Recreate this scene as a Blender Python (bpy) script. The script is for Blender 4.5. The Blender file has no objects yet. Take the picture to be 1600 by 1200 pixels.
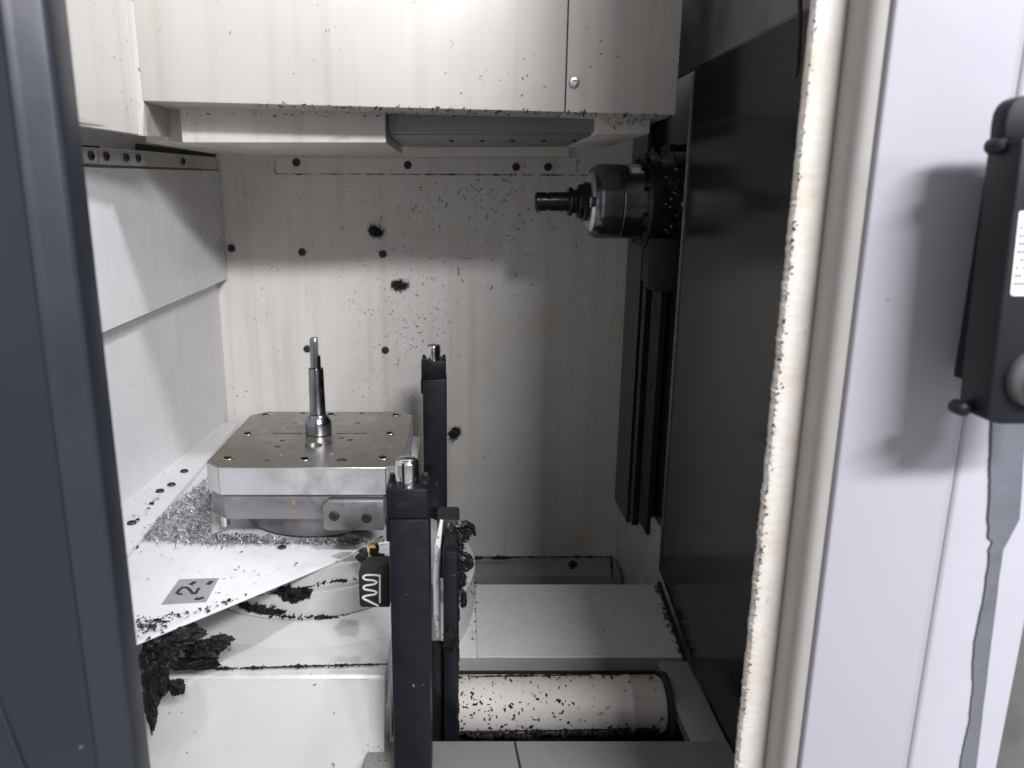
import bpy, bmesh, math, random
from mathutils import Vector, Matrix, noise
random.seed(7)
R = math.radians
S = bpy.context.scene
COL = S.collection
H = 1.5                      # camera height
PITCH = math.atan(295/1206)
F = 1206.0
CX, CY = 714.0, 600.0

# ------------------------------------------------------------------ camera, world, lamps, exposure
cam = bpy.data.objects.new('camera', bpy.data.cameras.new('camera'))
COL.objects.link(cam); S.camera = cam
cam.location = (0, 0, H)
cam.rotation_euler = (math.pi/2 - PITCH, 0, 0)
cam.data.sensor_width = 36; cam.data.lens = 36*F/1600
cam.data.shift_x = (800-CX)/1600
cam.data.clip_start = 0.02; cam.data.clip_end = 50
cam.data.dof.use_dof = True; cam.data.dof.focus_distance = 1.65; cam.data.dof.aperture_fstop = 5.6

W = bpy.data.worlds.new('World'); S.world = W; W.use_nodes = True
W.node_tree.nodes['Background'].inputs[0].default_value = (0.95, 0.94, 1.0, 1)
W.node_tree.nodes['Background'].inputs[1].default_value = 0.58
S.view_settings.view_transform = 'Standard'; S.view_settings.look = 'None'
S.view_settings.exposure = 0.0; S.view_settings.gamma = 1

def area(name, loc, target, sx, sy, power, col):
    l = bpy.data.lights.new(name, 'AREA'); l.shape = 'RECTANGLE'; l.size = sx; l.size_y = sy
    l.energy = power; l.color = col
    o = bpy.data.objects.new(name, l); COL.objects.link(o); o.location = loc
    o.rotation_euler = (Vector(target)-Vector(loc)).to_track_quat('-Z', 'Y').to_euler()
    return o
area('shop_lamp', (1.16, -2.2, H+2.10), (-0.2, 2.0, H-0.4), 1.45, 0.30, 268, (0.965, 0.96, 1.0))
area('shop_lamp', (1.70, -0.85, H+1.00), (-0.5, 1.7, H-0.4), 0.25, 0.30, 22, (0.88, 0.91, 1.0))
sl = bpy.data.lights.new('chamber_lamp', 'SPOT'); sl.energy = 110; sl.color = (0.93, 0.94, 1.0); sl.spot_size = R(46); sl.spot_blend = .6; sl.shadow_soft_size = .07
so = bpy.data.objects.new('chamber_lamp', sl); COL.objects.link(so); so.location = (0.42, 1.04, H+1.38)
so.rotation_euler = (Vector((-.77, 1.66, H-.58))-so.location).to_track_quat('-Z', 'Y').to_euler()

# ------------------------------------------------------------------ measuring helper: ray through photo pixel met with a plane of the place
def ray(px, py):
    f = Vector((0, math.cos(PITCH), -math.sin(PITCH))); u = Vector((0, math.sin(PITCH), math.cos(PITCH)))
    return Vector((1,0,0))*((px-CX)/F) + u*(-(py-CY)/F) + f
def P(px, py, x=None, y=None, z=None):
    d = ray(px, py)
    if x is not None: t = x/d.x
    elif y is not None: t = y/d.y
    else: t = (z-H)/d.z
    return Vector((0,0,H)) + d*t

# ------------------------------------------------------------------ materials
def mat(name, base, rough=0.5, metal=0.0, var=0.06, vscale=3.0, layers=(), bump=None, spec=0.5, streak=0.0, stint=(.62,.52,.36), coat=0.0, rvar=0.12):
    m = bpy.data.materials.new(name); m.use_nodes = True
    nt = m.node_tree; N = nt.nodes; L = nt.links
    b = N['Principled BSDF']; b.inputs['Metallic'].default_value = metal
    b.inputs['Specular IOR Level'].default_value = spec
    b.inputs['Coat Weight'].default_value = coat
    tc = N.new('ShaderNodeTexCoord'); co = tc.outputs['Object']
    def nz(scale, detail=4, vec=None, rough_=0.55):
        n = N.new('ShaderNodeTexNoise'); n.inputs['Scale'].default_value = scale; n.inputs['Detail'].default_value = detail
        n.inputs['Roughness'].default_value = rough_
        L.new(vec or co, n.inputs['Vector']); return n.outputs['Fac']
    def rng(v, a, b_, c=0.0, d=1.0):
        r = N.new('ShaderNodeMapRange'); r.inputs[1].default_value = a; r.inputs[2].default_value = b_
        r.inputs[3].default_value = c; r.inputs[4].default_value = d; L.new(v, r.inputs[0]); return r.outputs[0]
    def mix(fac, a, c):
        x = N.new('ShaderNodeMix'); x.data_type = 'RGBA'; L.new(fac, x.inputs[0])
        if isinstance(a, tuple): x.inputs[6].default_value = (*a, 1)
        else: L.new(a, x.inputs[6])
        if isinstance(c, tuple): x.inputs[7].default_value = (*c, 1)
        else: L.new(c, x.inputs[7])
        return x.outputs[2]
    lo = tuple(max(0, c*(1-var)) for c in base); hi = tuple(min(1, c*(1+var)) for c in base)
    col = mix(rng(nz(vscale), .35, .65), lo, hi)
    if streak:
        mp = N.new('ShaderNodeMapping'); mp.inputs['Scale'].default_value = (22, 22, 0.8); L.new(co, mp.inputs[0])
        col = mix(rng(nz(1.0, 3, mp.outputs[0]), .50, .72, 0, streak), col, tuple(c*t_ for c, t_ in zip(base, stint)))
    for l in layers:
        kind, c, scale, th, soft, st = l
        if kind == 'noise':
            fac = rng(nz(scale, 6), th, th+soft, 0, st)
        else:                                          # small specks
            v = N.new('ShaderNodeTexVoronoi'); v.inputs['Scale'].default_value = scale
            ds = N.new('ShaderNodeVectorMath'); ds.operation = 'ADD'
            nn = N.new('ShaderNodeTexNoise'); nn.inputs['Scale'].default_value = scale*1.3; nn.inputs['Detail'].default_value = 3
            L.new(co, nn.inputs['Vector'])
            sc = N.new('ShaderNodeVectorMath'); sc.operation = 'SCALE'; sc.inputs['Scale'].default_value = 1.2/scale
            L.new(nn.outputs['Color'], sc.inputs[0]); L.new(co, ds.inputs[0]); L.new(sc.outputs[0], ds.inputs[1])
            L.new(ds.outputs[0], v.inputs['Vector'])
            dot = rng(v.outputs['Distance'], th, th+soft, 1, 0)
            gate = rng(nz(scale*.12, 3), .5, .62, 0, st)
            mm = N.new('ShaderNodeMath'); mm.operation = 'MULTIPLY'; L.new(dot, mm.inputs[0]); L.new(gate, mm.inputs[1]); fac = mm.outputs[0]
        col = mix(fac, col, c)
    L.new(col, b.inputs['Base Color'])
    L.new(rng(nz(vscale*4, 5), .3, .7, max(.03, rough-rvar), min(1, rough+rvar)), b.inputs['Roughness'])
    if bump:
        bp = N.new('ShaderNodeBump'); bp.inputs['Strength'].default_value = bump[1]; bp.inputs['Distance'].default_value = 0.002
        L.new(nz(bump[0], 5), bp.inputs['Height']); L.new(bp.outputs[0], b.inputs['Normal'])
    return m

GR = (0.05, 0.05, 0.048)
M = {}
M['back'] = mat('back_wall_paint', (0.60, 0.583, 0.548), .42, var=.05, vscale=2.5, streak=.30, bump=(40, .10),
    layers=(('noise', (.40,.34,.24), 3.2, .55, .25, .5), ('speck', GR, 60, .10, .06, .8), ('speck', (.1,.095,.085), 140, .12, .08, .7)))
M['white'] = mat('machine_white_paint', (0.475, 0.455, 0.422), .38, var=.04, vscale=2.0, streak=.22, bump=(30, .08),
    layers=(('noise', (.60,.50,.38), 3.5, .60, .22, .35), ('speck', GR, 45, .09, .05, .8)))
M['side'] = mat('side_wall_paint', (0.62, 0.61, 0.61), .30, var=.05, vscale=3.0, streak=.12, bump=(26, .10),
    layers=(('noise', (.35,.34,.32), 6, .62, .2, .4), ('speck', GR, 40, .07, .05, .8)))
M['cover'] = mat('cover_plate_paint', (0.63, 0.62, 0.62), .33, var=.04, vscale=4.0, bump=(40, .08),
    layers=(('noise', (.42,.41,.40), 9, .60, .16, .45), ('speck', GR, 55, .11, .06, .9)))
M['base'] = mat('table_base_paint', (0.46, 0.45, 0.44), .30, var=.05, vscale=3.0, bump=(22, .10),
    layers=(('noise', (.33,.31,.28), 5, .60, .22, .4), ('speck', GR, 50, .09, .05, .9)))
M['beige'] = mat('deck_beige_paint', (0.25, 0.242, 0.228), .34, var=.06, vscale=3.0, bump=(25, .1),
    layers=(('noise', (.22,.20,.17), 5, .56, .2, .5), ('speck', GR, 50, .1, .05, .9)))
M['tube'] = mat('tube_cover_paint', (0.50, 0.47, 0.43), .28, var=.06, vscale=4.0,
    layers=(('noise', (.28,.25,.21), 7, .58, .2, .5), ('speck', GR, 45, .14, .05, .95)))
M['channel'] = mat('grey_channel_paint', (0.20, 0.205, 0.215), .45, var=.05, layers=(('speck', GR, 50, .1, .05, .8),))
M['black'] = mat('black_sliding_sheet', (0.013, 0.013, 0.0145), .17, var=.10, vscale=2.0, rvar=.05,
    layers=(('noise', (.018,.0175,.0165), 2.2, .45, .4, .6), ('speck', (.10,.10,.10), 30, .05, .03, .5)))
M['upper'] = mat('dark_grey_sheet', (0.12, 0.118, 0.112), .5, var=.1, layers=(('noise', (.04,.04,.04), 5, .5, .2, .7),))
M['post'] = mat('black_post_paint', (0.0055, 0.0065, 0.010), .42, spec=.3, var=.15, vscale=8, bump=(60, .08),
    layers=(('speck', (.25,.25,.25), 60, .05, .03, .6),))
M['steel'] = mat('ground_steel', (0.50, 0.50, 0.51), .24, 1.0, var=.08, vscale=10, rvar=.08, bump=(90, .04))
M['plate'] = mat('stained_pallet_steel', (0.43, 0.41, 0.375), .34, 1.0, var=.10, vscale=9, rvar=.1, bump=(70, .06),
    layers=(('noise', (.26,.22,.17), 14, .54, .2, .5), ('noise', (.55,.54,.52), 22, .62, .1, .5)))
M['side_steel'] = mat('milled_pallet_side', (0.60, 0.60, 0.61), .42, .75, var=.07, vscale=8, bump=(60, .06),
    layers=(('noise', (.38,.36,.33), 12, .58, .2, .5),))
M['lower_steel'] = mat('lower_pallet_steel', (0.27, 0.265, 0.27), .45, .8, var=.09, vscale=8, bump=(60, .08),
    layers=(('noise', (.18,.17,.16), 14, .55, .2, .6),))
M['bar'] = mat('ground_bar_steel', (0.30, 0.31, 0.33), .22, 1.0, var=.08, vscale=14, rvar=.06)
M['chrome'] = mat('chromed_steel', (0.78, 0.78, 0.79), .10, 1.0, var=.02, rvar=.04)
M['spindle'] = mat('dark_spindle_steel', (0.20, 0.20, 0.22), .21, 1.0, var=.05, vscale=12, rvar=.03)
M['ring'] = mat('bright_ring_steel', (0.70, 0.70, 0.68), .35, .7, var=.05)
M['oxide'] = mat('black_oxide_steel', (0.016, 0.016, 0.017), .33, .5, var=.15, vscale=12)
M['rubber'] = mat('black_rubber', (0.010, 0.010, 0.011), .6, var=.15)
M['bolt'] = mat('dark_bolt_steel', (0.045, 0.045, 0.045), .5, .6, var=.2, vscale=60)
M['holedark'] = mat('oily_hole_floor', (0.05, 0.045, 0.04), .3, .6, var=.2)
M['brass'] = mat('worn_brass', (0.62, 0.46, 0.18), .25, 1.0, var=.1, vscale=40)
M['rust'] = mat('rust_streak', (0.25, 0.20, 0.155), .6, .5, var=.3, vscale=60)
M['chipdark'] = mat('dark_metal_chips', (0.016, 0.016, 0.018), .6, .2, var=.5, vscale=80)
M['chipgrey'] = mat('grey_metal_chips', (0.13, 0.13, 0.14), .5, .3, var=.6, vscale=90)
M['chipbright'] = mat('bright_metal_chips', (0.55, 0.55, 0.57), .42, .5, var=.3, vscale=90)
M['numplate'] = mat('grey_number_plate', (0.30, 0.30, 0.305), .45, .2, var=.10, vscale=30, layers=(('noise', (.16,.155,.15), 60, .58, .1, .6),))
M['ink'] = mat('black_ink', (0.015, 0.015, 0.016), .5)
M['logo'] = mat('white_print', (0.62, 0.62, 0.63), .5)
M['door'] = mat('slate_door_paint', (0.0175, 0.0205, 0.029), .36, var=.07, vscale=3, rvar=.06, bump=(50, .04),
    layers=(('speck', (.3,.3,.3), 30, .05, .03, .5),))
M['frame'] = mat('door_frame_paint', (0.33, 0.315, 0.295), .36, var=.03, vscale=3, bump=(20, .06),
    layers=(('speck', (.12,.08,.05), 26, .06, .03, .8),))
M['lip'] = mat('rough_lip_coating', (0.60, 0.57, 0.52), .6, var=.04, vscale=20, bump=(110, .45),
    layers=(('noise', (.54,.45,.34), 26, .50, .18, .5), ('noise', (.30,.22,.16), 70, .66, .06, .5)))
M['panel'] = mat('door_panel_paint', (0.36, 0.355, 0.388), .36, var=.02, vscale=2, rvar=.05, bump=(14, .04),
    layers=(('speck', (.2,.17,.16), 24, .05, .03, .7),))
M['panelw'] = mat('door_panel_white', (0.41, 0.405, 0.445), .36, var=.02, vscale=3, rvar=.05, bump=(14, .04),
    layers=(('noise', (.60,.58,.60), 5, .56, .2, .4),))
M['handle'] = mat('black_handle_plastic', (0.009, 0.010, 0.0135), .5, spec=.3, var=.08, bump=(200, .05), layers=(('speck', (.3,.3,.3), 60, .04, .02, .5),))
M['knob'] = mat('grey_knob_plastic', (0.10, 0.10, 0.105), .4, var=.08)
M['handle_shade'] = mat('grey_handle_shadow', (0.115, 0.12, 0.14), .6, var=.1, vscale=20)  # dark grey standing for shadow on the door under the handle
M['sludge'] = mat('oily_black_sludge', (0.0075, 0.0078, 0.009), .55, var=.4, vscale=60, spec=.25)
M['edge'] = mat('worn_grey_edge', (0.16, 0.16, 0.175), .35, .5, var=.3, vscale=40)
M['wallchip'] = mat('stuck_wall_chips', (0.055, 0.052, 0.047), .5, .3, var=.6, vscale=80)
M['gap'] = mat('shadow_gap_rubber', (0.02, 0.02, 0.02), .7)
M['sticker'] = mat('white_sticker', (0.72, 0.72, 0.73), .45, var=.02)
M['floor'] = mat('workshop_concrete', (0.30, 0.29, 0.28), .7, var=.1, vscale=3, bump=(30, .2))

# ------------------------------------------------------------------ mesh helpers
def nb(): return bmesh.new()
def box(bm, x0, x1, y0, y1, z0, z1, bev=0.0, seg=2):
    t = bmesh.new()
    bmesh.ops.create_cube(t, size=1)
    for v in t.verts:
        v.co = Vector(((x0+x1)/2 + v.co.x*(x1-x0), (y0+y1)/2 + v.co.y*(y1-y0), (z0+z1)/2 + v.co.z*(z1-z0)))
    if bev: bmesh.ops.bevel(t, geom=t.edges[:], offset=bev, segments=seg, affect='EDGES', profile=.5)
    join(bm, t); return bm
def join(bm, t):
    me = bpy.data.meshes.new('tmp'); t.to_mesh(me); t.free(); bm.from_mesh(me); bpy.data.meshes.remove(me)
def prism(bm, pts, vec, bev=0.0, seg=2):
    """closed polygon pts swept along vec"""
    t = bmesh.new(); vec = Vector(vec)
    a = [t.verts.new(Vector(p)) for p in pts]; b = [t.verts.new(Vector(p)+vec) for p in pts]
    t.faces.new(a); t.faces.new(b[::-1]); n = len(a)
    for i in range(n): t.faces.new((a[i], b[i], b[(i+1)%n], a[(i+1)%n])[::-1])
    bmesh.ops.recalc_face_normals(t, faces=t.faces[:])
    if bev: bmesh.ops.bevel(t, geom=t.edges[:], offset=bev, segments=seg, affect='EDGES', profile=.5)
    join(bm, t); return bm
def lathe(bm, prof, org, axis='Z', seg=40):
    """prof: list of (r, t) along axis"""
    t = bmesh.new(); rings = []
    org = Vector(org)
    for r, h in prof:
        ring = []
        for k in range(seg):
            a = 2*math.pi*k/seg; c, s = r*math.cos(a), r*math.sin(a)
            v = {'Z': (c, s, h), 'X': (h, c, s), 'Y': (c, h, s)}[axis]
            ring.append(t.verts.new(org+Vector(v)))
        rings.append(ring)
    for i in range(len(rings)-1):
        for k in range(seg):
            t.faces.new((rings[i][k], rings[i][(k+1)%seg], rings[i+1][(k+1)%seg], rings[i+1][k]))
    if prof[0][0] > 0: t.faces.new(rings[0][::-1])
    if prof[-1][0] > 0: t.faces.new(rings[-1])
    bmesh.ops.remove_doubles(t, verts=t.verts[:], dist=1e-6)
    bmesh.ops.recalc_face_normals(t, faces=t.faces[:])
    join(bm, t); return bm
def tube(bm, pts, r, seg=10):
    t = bmesh.new(); rings = []
    pts = [Vector(p) for p in pts]
    for i, p in enumerate(pts):
        d = (pts[min(i+1, len(pts)-1)] - pts[max(i-1, 0)]).normalized()
        u = d.orthogonal().normalized(); w = d.cross(u)
        rr = r[i] if isinstance(r, (list, tuple)) else r
        rings.append([t.verts.new(p+(u*math.cos(2*math.pi*k/seg)+w*math.sin(2*math.pi*k/seg))*rr) for k in range(seg)])
    for i in range(len(rings)-1):
        # match nearest offset to avoid twist
        best = min(range(seg), key=lambda o: sum((rings[i][k].co-rings[i+1][(k+o)%seg].co).length for k in range(seg)))
        rings[i+1] = rings[i+1][best:]+rings[i+1][:best]
        for k in range(seg): t.faces.new((rings[i][k], rings[i][(k+1)%seg], rings[i+1][(k+1)%seg], rings[i+1][k]))
    t.faces.new(rings[0][::-1]); t.faces.new(rings[-1])
    bmesh.ops.recalc_face_normals(t, faces=t.faces[:])
    join(bm, t); return bm

def rootloc(p):
    v = Vector((0,0,0))
    while p is not None: v += p.location; p = p.parent
    return v
def obj(name, bm, m, parent=None, smooth=True, origin=None):
    me = bpy.data.meshes.new(name)
    bm.normal_update()
    if parent is None:
        if origin is None:
            xs = [v.co for v in bm.verts]
            lo = [min(c[i] for c in xs) for i in range(3)]; hi = [max(c[i] for c in xs) for i in range(3)]
            origin = Vector(((lo[0]+hi[0])/2, (lo[1]+hi[1])/2, lo[2]))
        off = Vector(origin)
    else: off = rootloc(parent)
    bm.to_mesh(me); bm.free()
    me.transform(Matrix.Translation(-off))
    me.materials.append(m)
    if smooth: me.shade_smooth(); me.set_sharp_from_angle(angle=R(32))
    o = bpy.data.objects.new(name, me); COL.objects.link(o)
    if parent is None: o.location = off
    else: o.parent = parent
    return o
def tag(o, label, cat, group=None, kind=None):
    if label: o['label'] = label
    if cat: o['category'] = cat
    if group: o['group'] = group
    if kind: o['kind'] = kind
    return o
def thing(name, loc, label, cat, group=None):
    o = bpy.data.objects.new(name, None); COL.objects.link(o); o.location = loc; o.empty_display_size = .05
    return tag(o, label, cat, group)
def struct(name, bm, m, label=None):
    o = obj(name, bm, m); o['kind'] = 'structure'
    if label: o['label'] = label
    return o
def setting(name, loc, label=None):
    o = bpy.data.objects.new(name, None); COL.objects.link(o); o.location = loc; o['kind'] = 'structure'
    if label: o['label'] = label
    return o
def button(bm, c, n, r, h):
    """screw head: low dome of radius r on normal n with a hex socket dent"""
    n = Vector(n).normalized(); q = n.to_track_quat('Z', 'Y').to_matrix()
    t = bmesh.new()
    prof = [(r, 0), (r, h*.5), (r*.85, h*.9), (r*.5, h), (r*.45, h), (r*.42, h*.35)]
    seg = 16; rings = []
    for rr, hh in prof:
        rings.append([t.verts.new(Vector(c)+q@Vector((rr*math.cos(2*math.pi*k/seg), rr*math.sin(2*math.pi*k/seg), hh))) for k in range(seg)])
    for i in range(len(rings)-1):
        for k in range(seg): t.faces.new((rings[i][k], rings[i][(k+1)%seg], rings[i+1][(k+1)%seg], rings[i+1][k]))
    t.faces.new(rings[-1])
    join(bm, t); return bm

def sliver(t, c, u, v, n, ln, wd, curl):
    """thin bent chip: strip along u, width v, lifting along n"""
    k = 4; row = []
    for i in range(k):
        s = i/(k-1)-.5
        p = c + u*(s*ln) + n*(curl*(1-4*s*s)*ln) + v*(curl*.8*math.sin(s*5)*ln)
        w = wd*(1-.55*abs(2*s))*.5
        row.append((t.verts.new(p+v*w), t.verts.new(p-v*w+n*wd*.35)))
    for i in range(k-1): t.faces.new((row[i][0], row[i+1][0], row[i+1][1], row[i][1]))
def frame_of(n):
    n = Vector(n).normalized(); u = n.orthogonal().normalized(); return u, n.cross(u), n
def scatter(bm, pts, n, lmin, lmax, lift=0.0015, thick=.22, tilt=.25):
    u0, v0, n = frame_of(n)
    for p in pts:
        a = random.random()*2*math.pi
        u = u0*math.cos(a)+v0*math.sin(a)
        tn = random.uniform(-tilt, tilt); u = (u + n*tn).normalized()
        v = n.cross(u).normalized()
        ln = random.uniform(lmin, lmax)*random.choice((.45, .7, .9))
        sliver(bm, p+n*(lift*random.random()+.0004), u, v, n, ln, ln*random.uniform(thick*.5, thick*1.6), random.uniform(.05, .35))
def lump(bm, c, rad, seed, sub=3, amp=.35, freq=2.2, octv=6):
    t = bmesh.new(); bmesh.ops.create_icosphere(t, subdivisions=sub, radius=1)
    for v in t.verts:
        d = v.co.normalized()
        k = 1+amp*noise.fractal(d*freq+Vector((seed*3.1, seed, 0)), .7, 2.3, octv)
        v.co = Vector(c)+Vector((d.x*rad[0]*k, d.y*rad[1]*k, d.z*rad[2]*k))
    join(bm, t)

def crust(bm, pts, r0, r1, n, gap=.35, side=(0,-1,0)):
    """ragged bead of greasy fines along a joint, broken by gaps"""
    pts = [Vector(p) for p in pts]; cur = []; u0, v0, nn = frame_of(side)
    for i in range(n+1):
        k = i/n*(len(pts)-1); j = min(int(k), len(pts)-2); f = k-j
        p = pts[j].lerp(pts[j+1], f)
        w = max(0, noise.noise(Vector((p.x*37+r0*900, p.y*37, p.z*37)))*.5+.5-gap*.6)
        r = (r0+(r1-r0)*(w*1.6)**2)*(.6+.8*random.random())
        p = p+(u0*random.gauss(0,1)+v0*random.gauss(0,1))*r0*.5
        if w < .06 and len(cur) > 2: _bead(bm, cur, nn); cur = []
        elif w >= .06: cur.append((p, r))
    if len(cur) > 2: _bead(bm, cur, nn)
def _bead(bm, cur, nn):
    cur = [(cur[0][0], .0002)]+cur+[(cur[-1][0], .0002)]
    va = []
    for i, (p, r) in enumerate(cur):
        d = cur[min(i+1,len(cur)-1)][0]-cur[max(i-1,0)][0]
        if d.length < 1e-7: d = Vector((1,0,0))
        d.normalize(); w = d.cross(nn)
        if w.length < 1e-4: w = nn.orthogonal()
        w.normalize(); ring = []
        for k in range(6):
            a = 2*math.pi*k/6; ring.append(bm.verts.new(p+w*math.cos(a)*r*(.7+.6*random.random())+nn*math.sin(a)*r*.55))
        va.append(ring)
    for i in range(len(va)-1):
        for k in range(6): bm.faces.new((va[i][k], va[i][(k+1)%6], va[i+1][(k+1)%6], va[i+1][k]))

# ================================================================== BACK WALL
YB = 2.35
bw = setting('back_wall', (-.1, YB, H-1.2), 'off white painted rear wall of the machine chamber, speckled with dark chips')
box(b := nb(), -.80, .60, YB, YB+.02, H-1.25, H+.45); obj('wall_sheet', b, M['back'], bw, False)
def onB(px, py, d=0): return P(px, py, y=YB-d)
# flange strip along the top of the rear wall
a, c = onB(430, 246), onB(900, 271)
box(b := nb(), a.x, c.x, YB-.004, YB-.0002, c.z, a.z, .001, 1); obj('flange_strip', b, M['back'], bw)
a, c = onB(642, 231), onB(888, 246)
box(b := nb(), a.x, c.x, YB-.030, YB-.0045, c.z, a.z, .002, 1); obj('ledge_strip', b, M['back'], bw)
for px, py, in ((463,254),(637,258),(806,261),(856,261),(362,388),(472,394),(598,397),(602,547),(480,545)):
    d = .004 if py < 270 else .0
    obj('bolt', button(nb(), onB(px, py, d), (0,-1,0), .0115, .006), M['bolt'], bw)
# low ledge at the foot of the wall
a = onB(740, 868); c = onB(958, 868)
box(b := nb(), -.30, c.x, YB-.14, YB-.0003, H-1.4, a.z, .004); obj('foot_ledge', b, M['beige'], bw)

# chips stuck on the rear wall
def gauss_px(cx, cy, sx, sy, n):
    out = []
    while len(out) < n:
        x, y = random.gauss(cx, sx), random.gauss(cy, sy)
        if 360 < x < 965 and 245 < y < 860: out.append((x, y))
    return out
bm = nb()
scatter(bm, [onB(*q) for q in gauss_px(620, 490, 40, 55, 300)], (0,-1,0), .003, .008, thick=.3)
scatter(bm, [onB(*q) for q in gauss_px(600, 570, 70, 60, 120)], (0,-1,0), .003, .006)
tag(obj('metal_chips', bm, M['wallchip']), 'fine dark chips peppered over the lit middle of the rear wall', 'metal chips', kind='stuff')
bm = nb()
scatter(bm, [onB(*q) for q in gauss_px(800, 330, 60, 45, 190)], (0,-1,0), .008, .022, thick=.13)
scatter(bm, [onB(*q) for q in gauss_px(700, 350, 120, 50, 110)], (0,-1,0), .006, .018, thick=.14)
crust(bm, [onB(430,271.5), onB(700,272.5), onB(930,274)], .0008, .0035, 260, .45)
crust(bm, [onB(430,246), onB(430,271)], .0008, .003, 30, .3)
crust(bm, [onB(640,247), onB(890,247.5)], .0006, .003, 120, .5)
scatter(bm, [onB(random.uniform(420, 960), random.uniform(240, 275)) for _ in range(70)], (0,-1,0), .006, .014)
scatter(bm, [onB(*q) for q in gauss_px(690, 470, 40, 50, 40)], (0,-1,0), .005, .012)
scatter(bm, [onB(*q) for q in gauss_px(750, 500, 140, 160, 60)], (0,-1,0), .004, .009)
scatter(bm, [onB(*q) for q in gauss_px(865, 650, 8, 10, 8)], (0,-1,0), .008, .014)
tag(obj('metal_chips', bm, M['wallchip']), 'curly dark swarf stuck to the upper right of the rear wall', 'metal chips', kind='stuff')
def burr(px, py, r, label):
    bm = nb(); c = onB(px, py); rnd = random.Random(int(px))
    skew = rnd.uniform(0, math.pi); el = rnd.uniform(.5, .8); cd, sd = math.cos(skew), math.sin(skew)
    def off(a, rr):
        x, z = math.cos(a)*rr, math.sin(a)*rr*el
        return Vector((x*cd-z*sd, 0, x*sd+z*cd))
    for k in range(4):
        o_ = off(rnd.uniform(0, 6.28), r*.38*(k > 0)); f = rnd.uniform(.26, .44)
        lump(bm, c+o_+Vector((0,-.004,0)), (r*f, .009, r*f*rnd.uniform(.6,1.1)), px+k, 3, .75, 2.6)
    for _ in range(190):
        a = rnd.uniform(0, 6.28); rr = r*rnd.random()**.7*rnd.choice((.6,.8,1.0)); o_ = off(a, rr)
        t_ = rnd.gauss(0, .6); dr_ = Vector((o_.x, 0, o_.z)).normalized() if o_.length > 0 else Vector((1,0,0))
        u = Vector((dr_.x*math.cos(t_)-dr_.z*math.sin(t_), rnd.uniform(-.4,.1), dr_.x*math.sin(t_)+dr_.z*math.cos(t_))).normalized()
        n = Vector((0,-1,0)); v = n.cross(u).normalized()
        sliver(bm, c+o_+Vector((0,-.003-.010*rnd.random()*(1-rr/r/1.1),0)), u, v, n, rnd.uniform(.006,.026), rnd.uniform(.0005,.0018), rnd.uniform(-.35,.45))
    tag(obj('chip_clump', bm, M['chipdark']), label, 'chip clump', 'spiky chip clumps on the rear wall')
burr(587, 362, .026, 'spiky dark chip clump highest on the rear wall, just above a bolt head')
burr(625, 445, .029, 'spiky dark chip clump in the middle of the rear wall, below two bolts')
burr(710, 676, .028, 'dark chip clump on the rear wall beside the rear black post')

# ================================================================== LEFT WALL
def XL(Y): return -.725-(YB-Y)*.062
def onL(px, py, d=0):
    dr = ray(px, py); # plane x + .725 + (YB-y)*.062 = d
    t = (d-.725-YB*.062)/(dr.x-.062*dr.y)
    return Vector((0,0,H))+dr*t
lw = setting('left_wall', (-.76, 2.0, H-.7), 'white painted left wall of two overlapping sheet panels, lit at its front')
NL = Vector((1, -.062, 0)).normalized()   # wall faces +x
def lpanel(name, pts, th, m, inset=0, bev=.0012):
    pp = [onL(*q, inset) for q in pts]
    return obj(name, prism(nb(), [p for p in pp], -NL*th, bev, 1), m, lw)
lpanel('upper_panel', [(40,259),(344,267),(356,436),(40,572)], .030, M['side'], .030)
lpanel('lower_panel', [(40,560),(352,425),(357,662),(40,915)], .010, M['side'], .0)
lpanel('backing_sheet', [(40,150),(352,150),(358,700),(40,1000)], .010, M['side'], -.012)
lpanel('gap_strip', [(217,224),(350,242),(350,249.5),(217,236.5)], .01, M['gap'], .020)
lpanel('gap_strip', [(40,222),(156,228),(156,233),(40,226)], .01, M['gap'], .012)
lpanel('top_rail', [(40,226),(153,231),(153,256),(40,251)], .012, M['white'], .032)
lpanel('top_rail', [(157,231.5),(203,233.5),(203,259),(157,256.5)], .012, M['white'], .032)
lpanel('top_rail', [(206,234),(338,246),(338,264.5),(206,259)], .012, M['white'], .032)
for q in ((141,243),(165,244),(196,246),(215,247),(285,252)):
    obj('bolt', button(nb(), onL(*q, .032), NL, .0095, .006), M['bolt'], lw)
# bottom flange strip that carries the wall (flat, bolted)
ZC = H-.70
strip = [P(205,835,z=ZC+.012), P(196,790,z=ZC+.012), P(362,655,z=ZC+.012), P(368,690,z=ZC+.012)]
s0 = strip
near = P(120, 880, z=ZC+.012); near2 = P(120, 905, z=ZC+.012)
poly = [Vector((-.80, .9, ZC+.012)), Vector((-.80, 2.34, ZC+.012)), P(372, 662, z=ZC+.012), P(222, 838, z=ZC+.012), P(120, 950, z=ZC+.012)]
obj('foot_strip', prism(nb(), poly, (0,0,-.011), .001, 1), M['cover'], lw)
for q in ((288,737),(250,768),(268,758),(206,818)):
    obj('bolt', button(nb(), P(*q, z=ZC+.012), (0,0,1), .010, .005), M['bolt'], lw)

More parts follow.
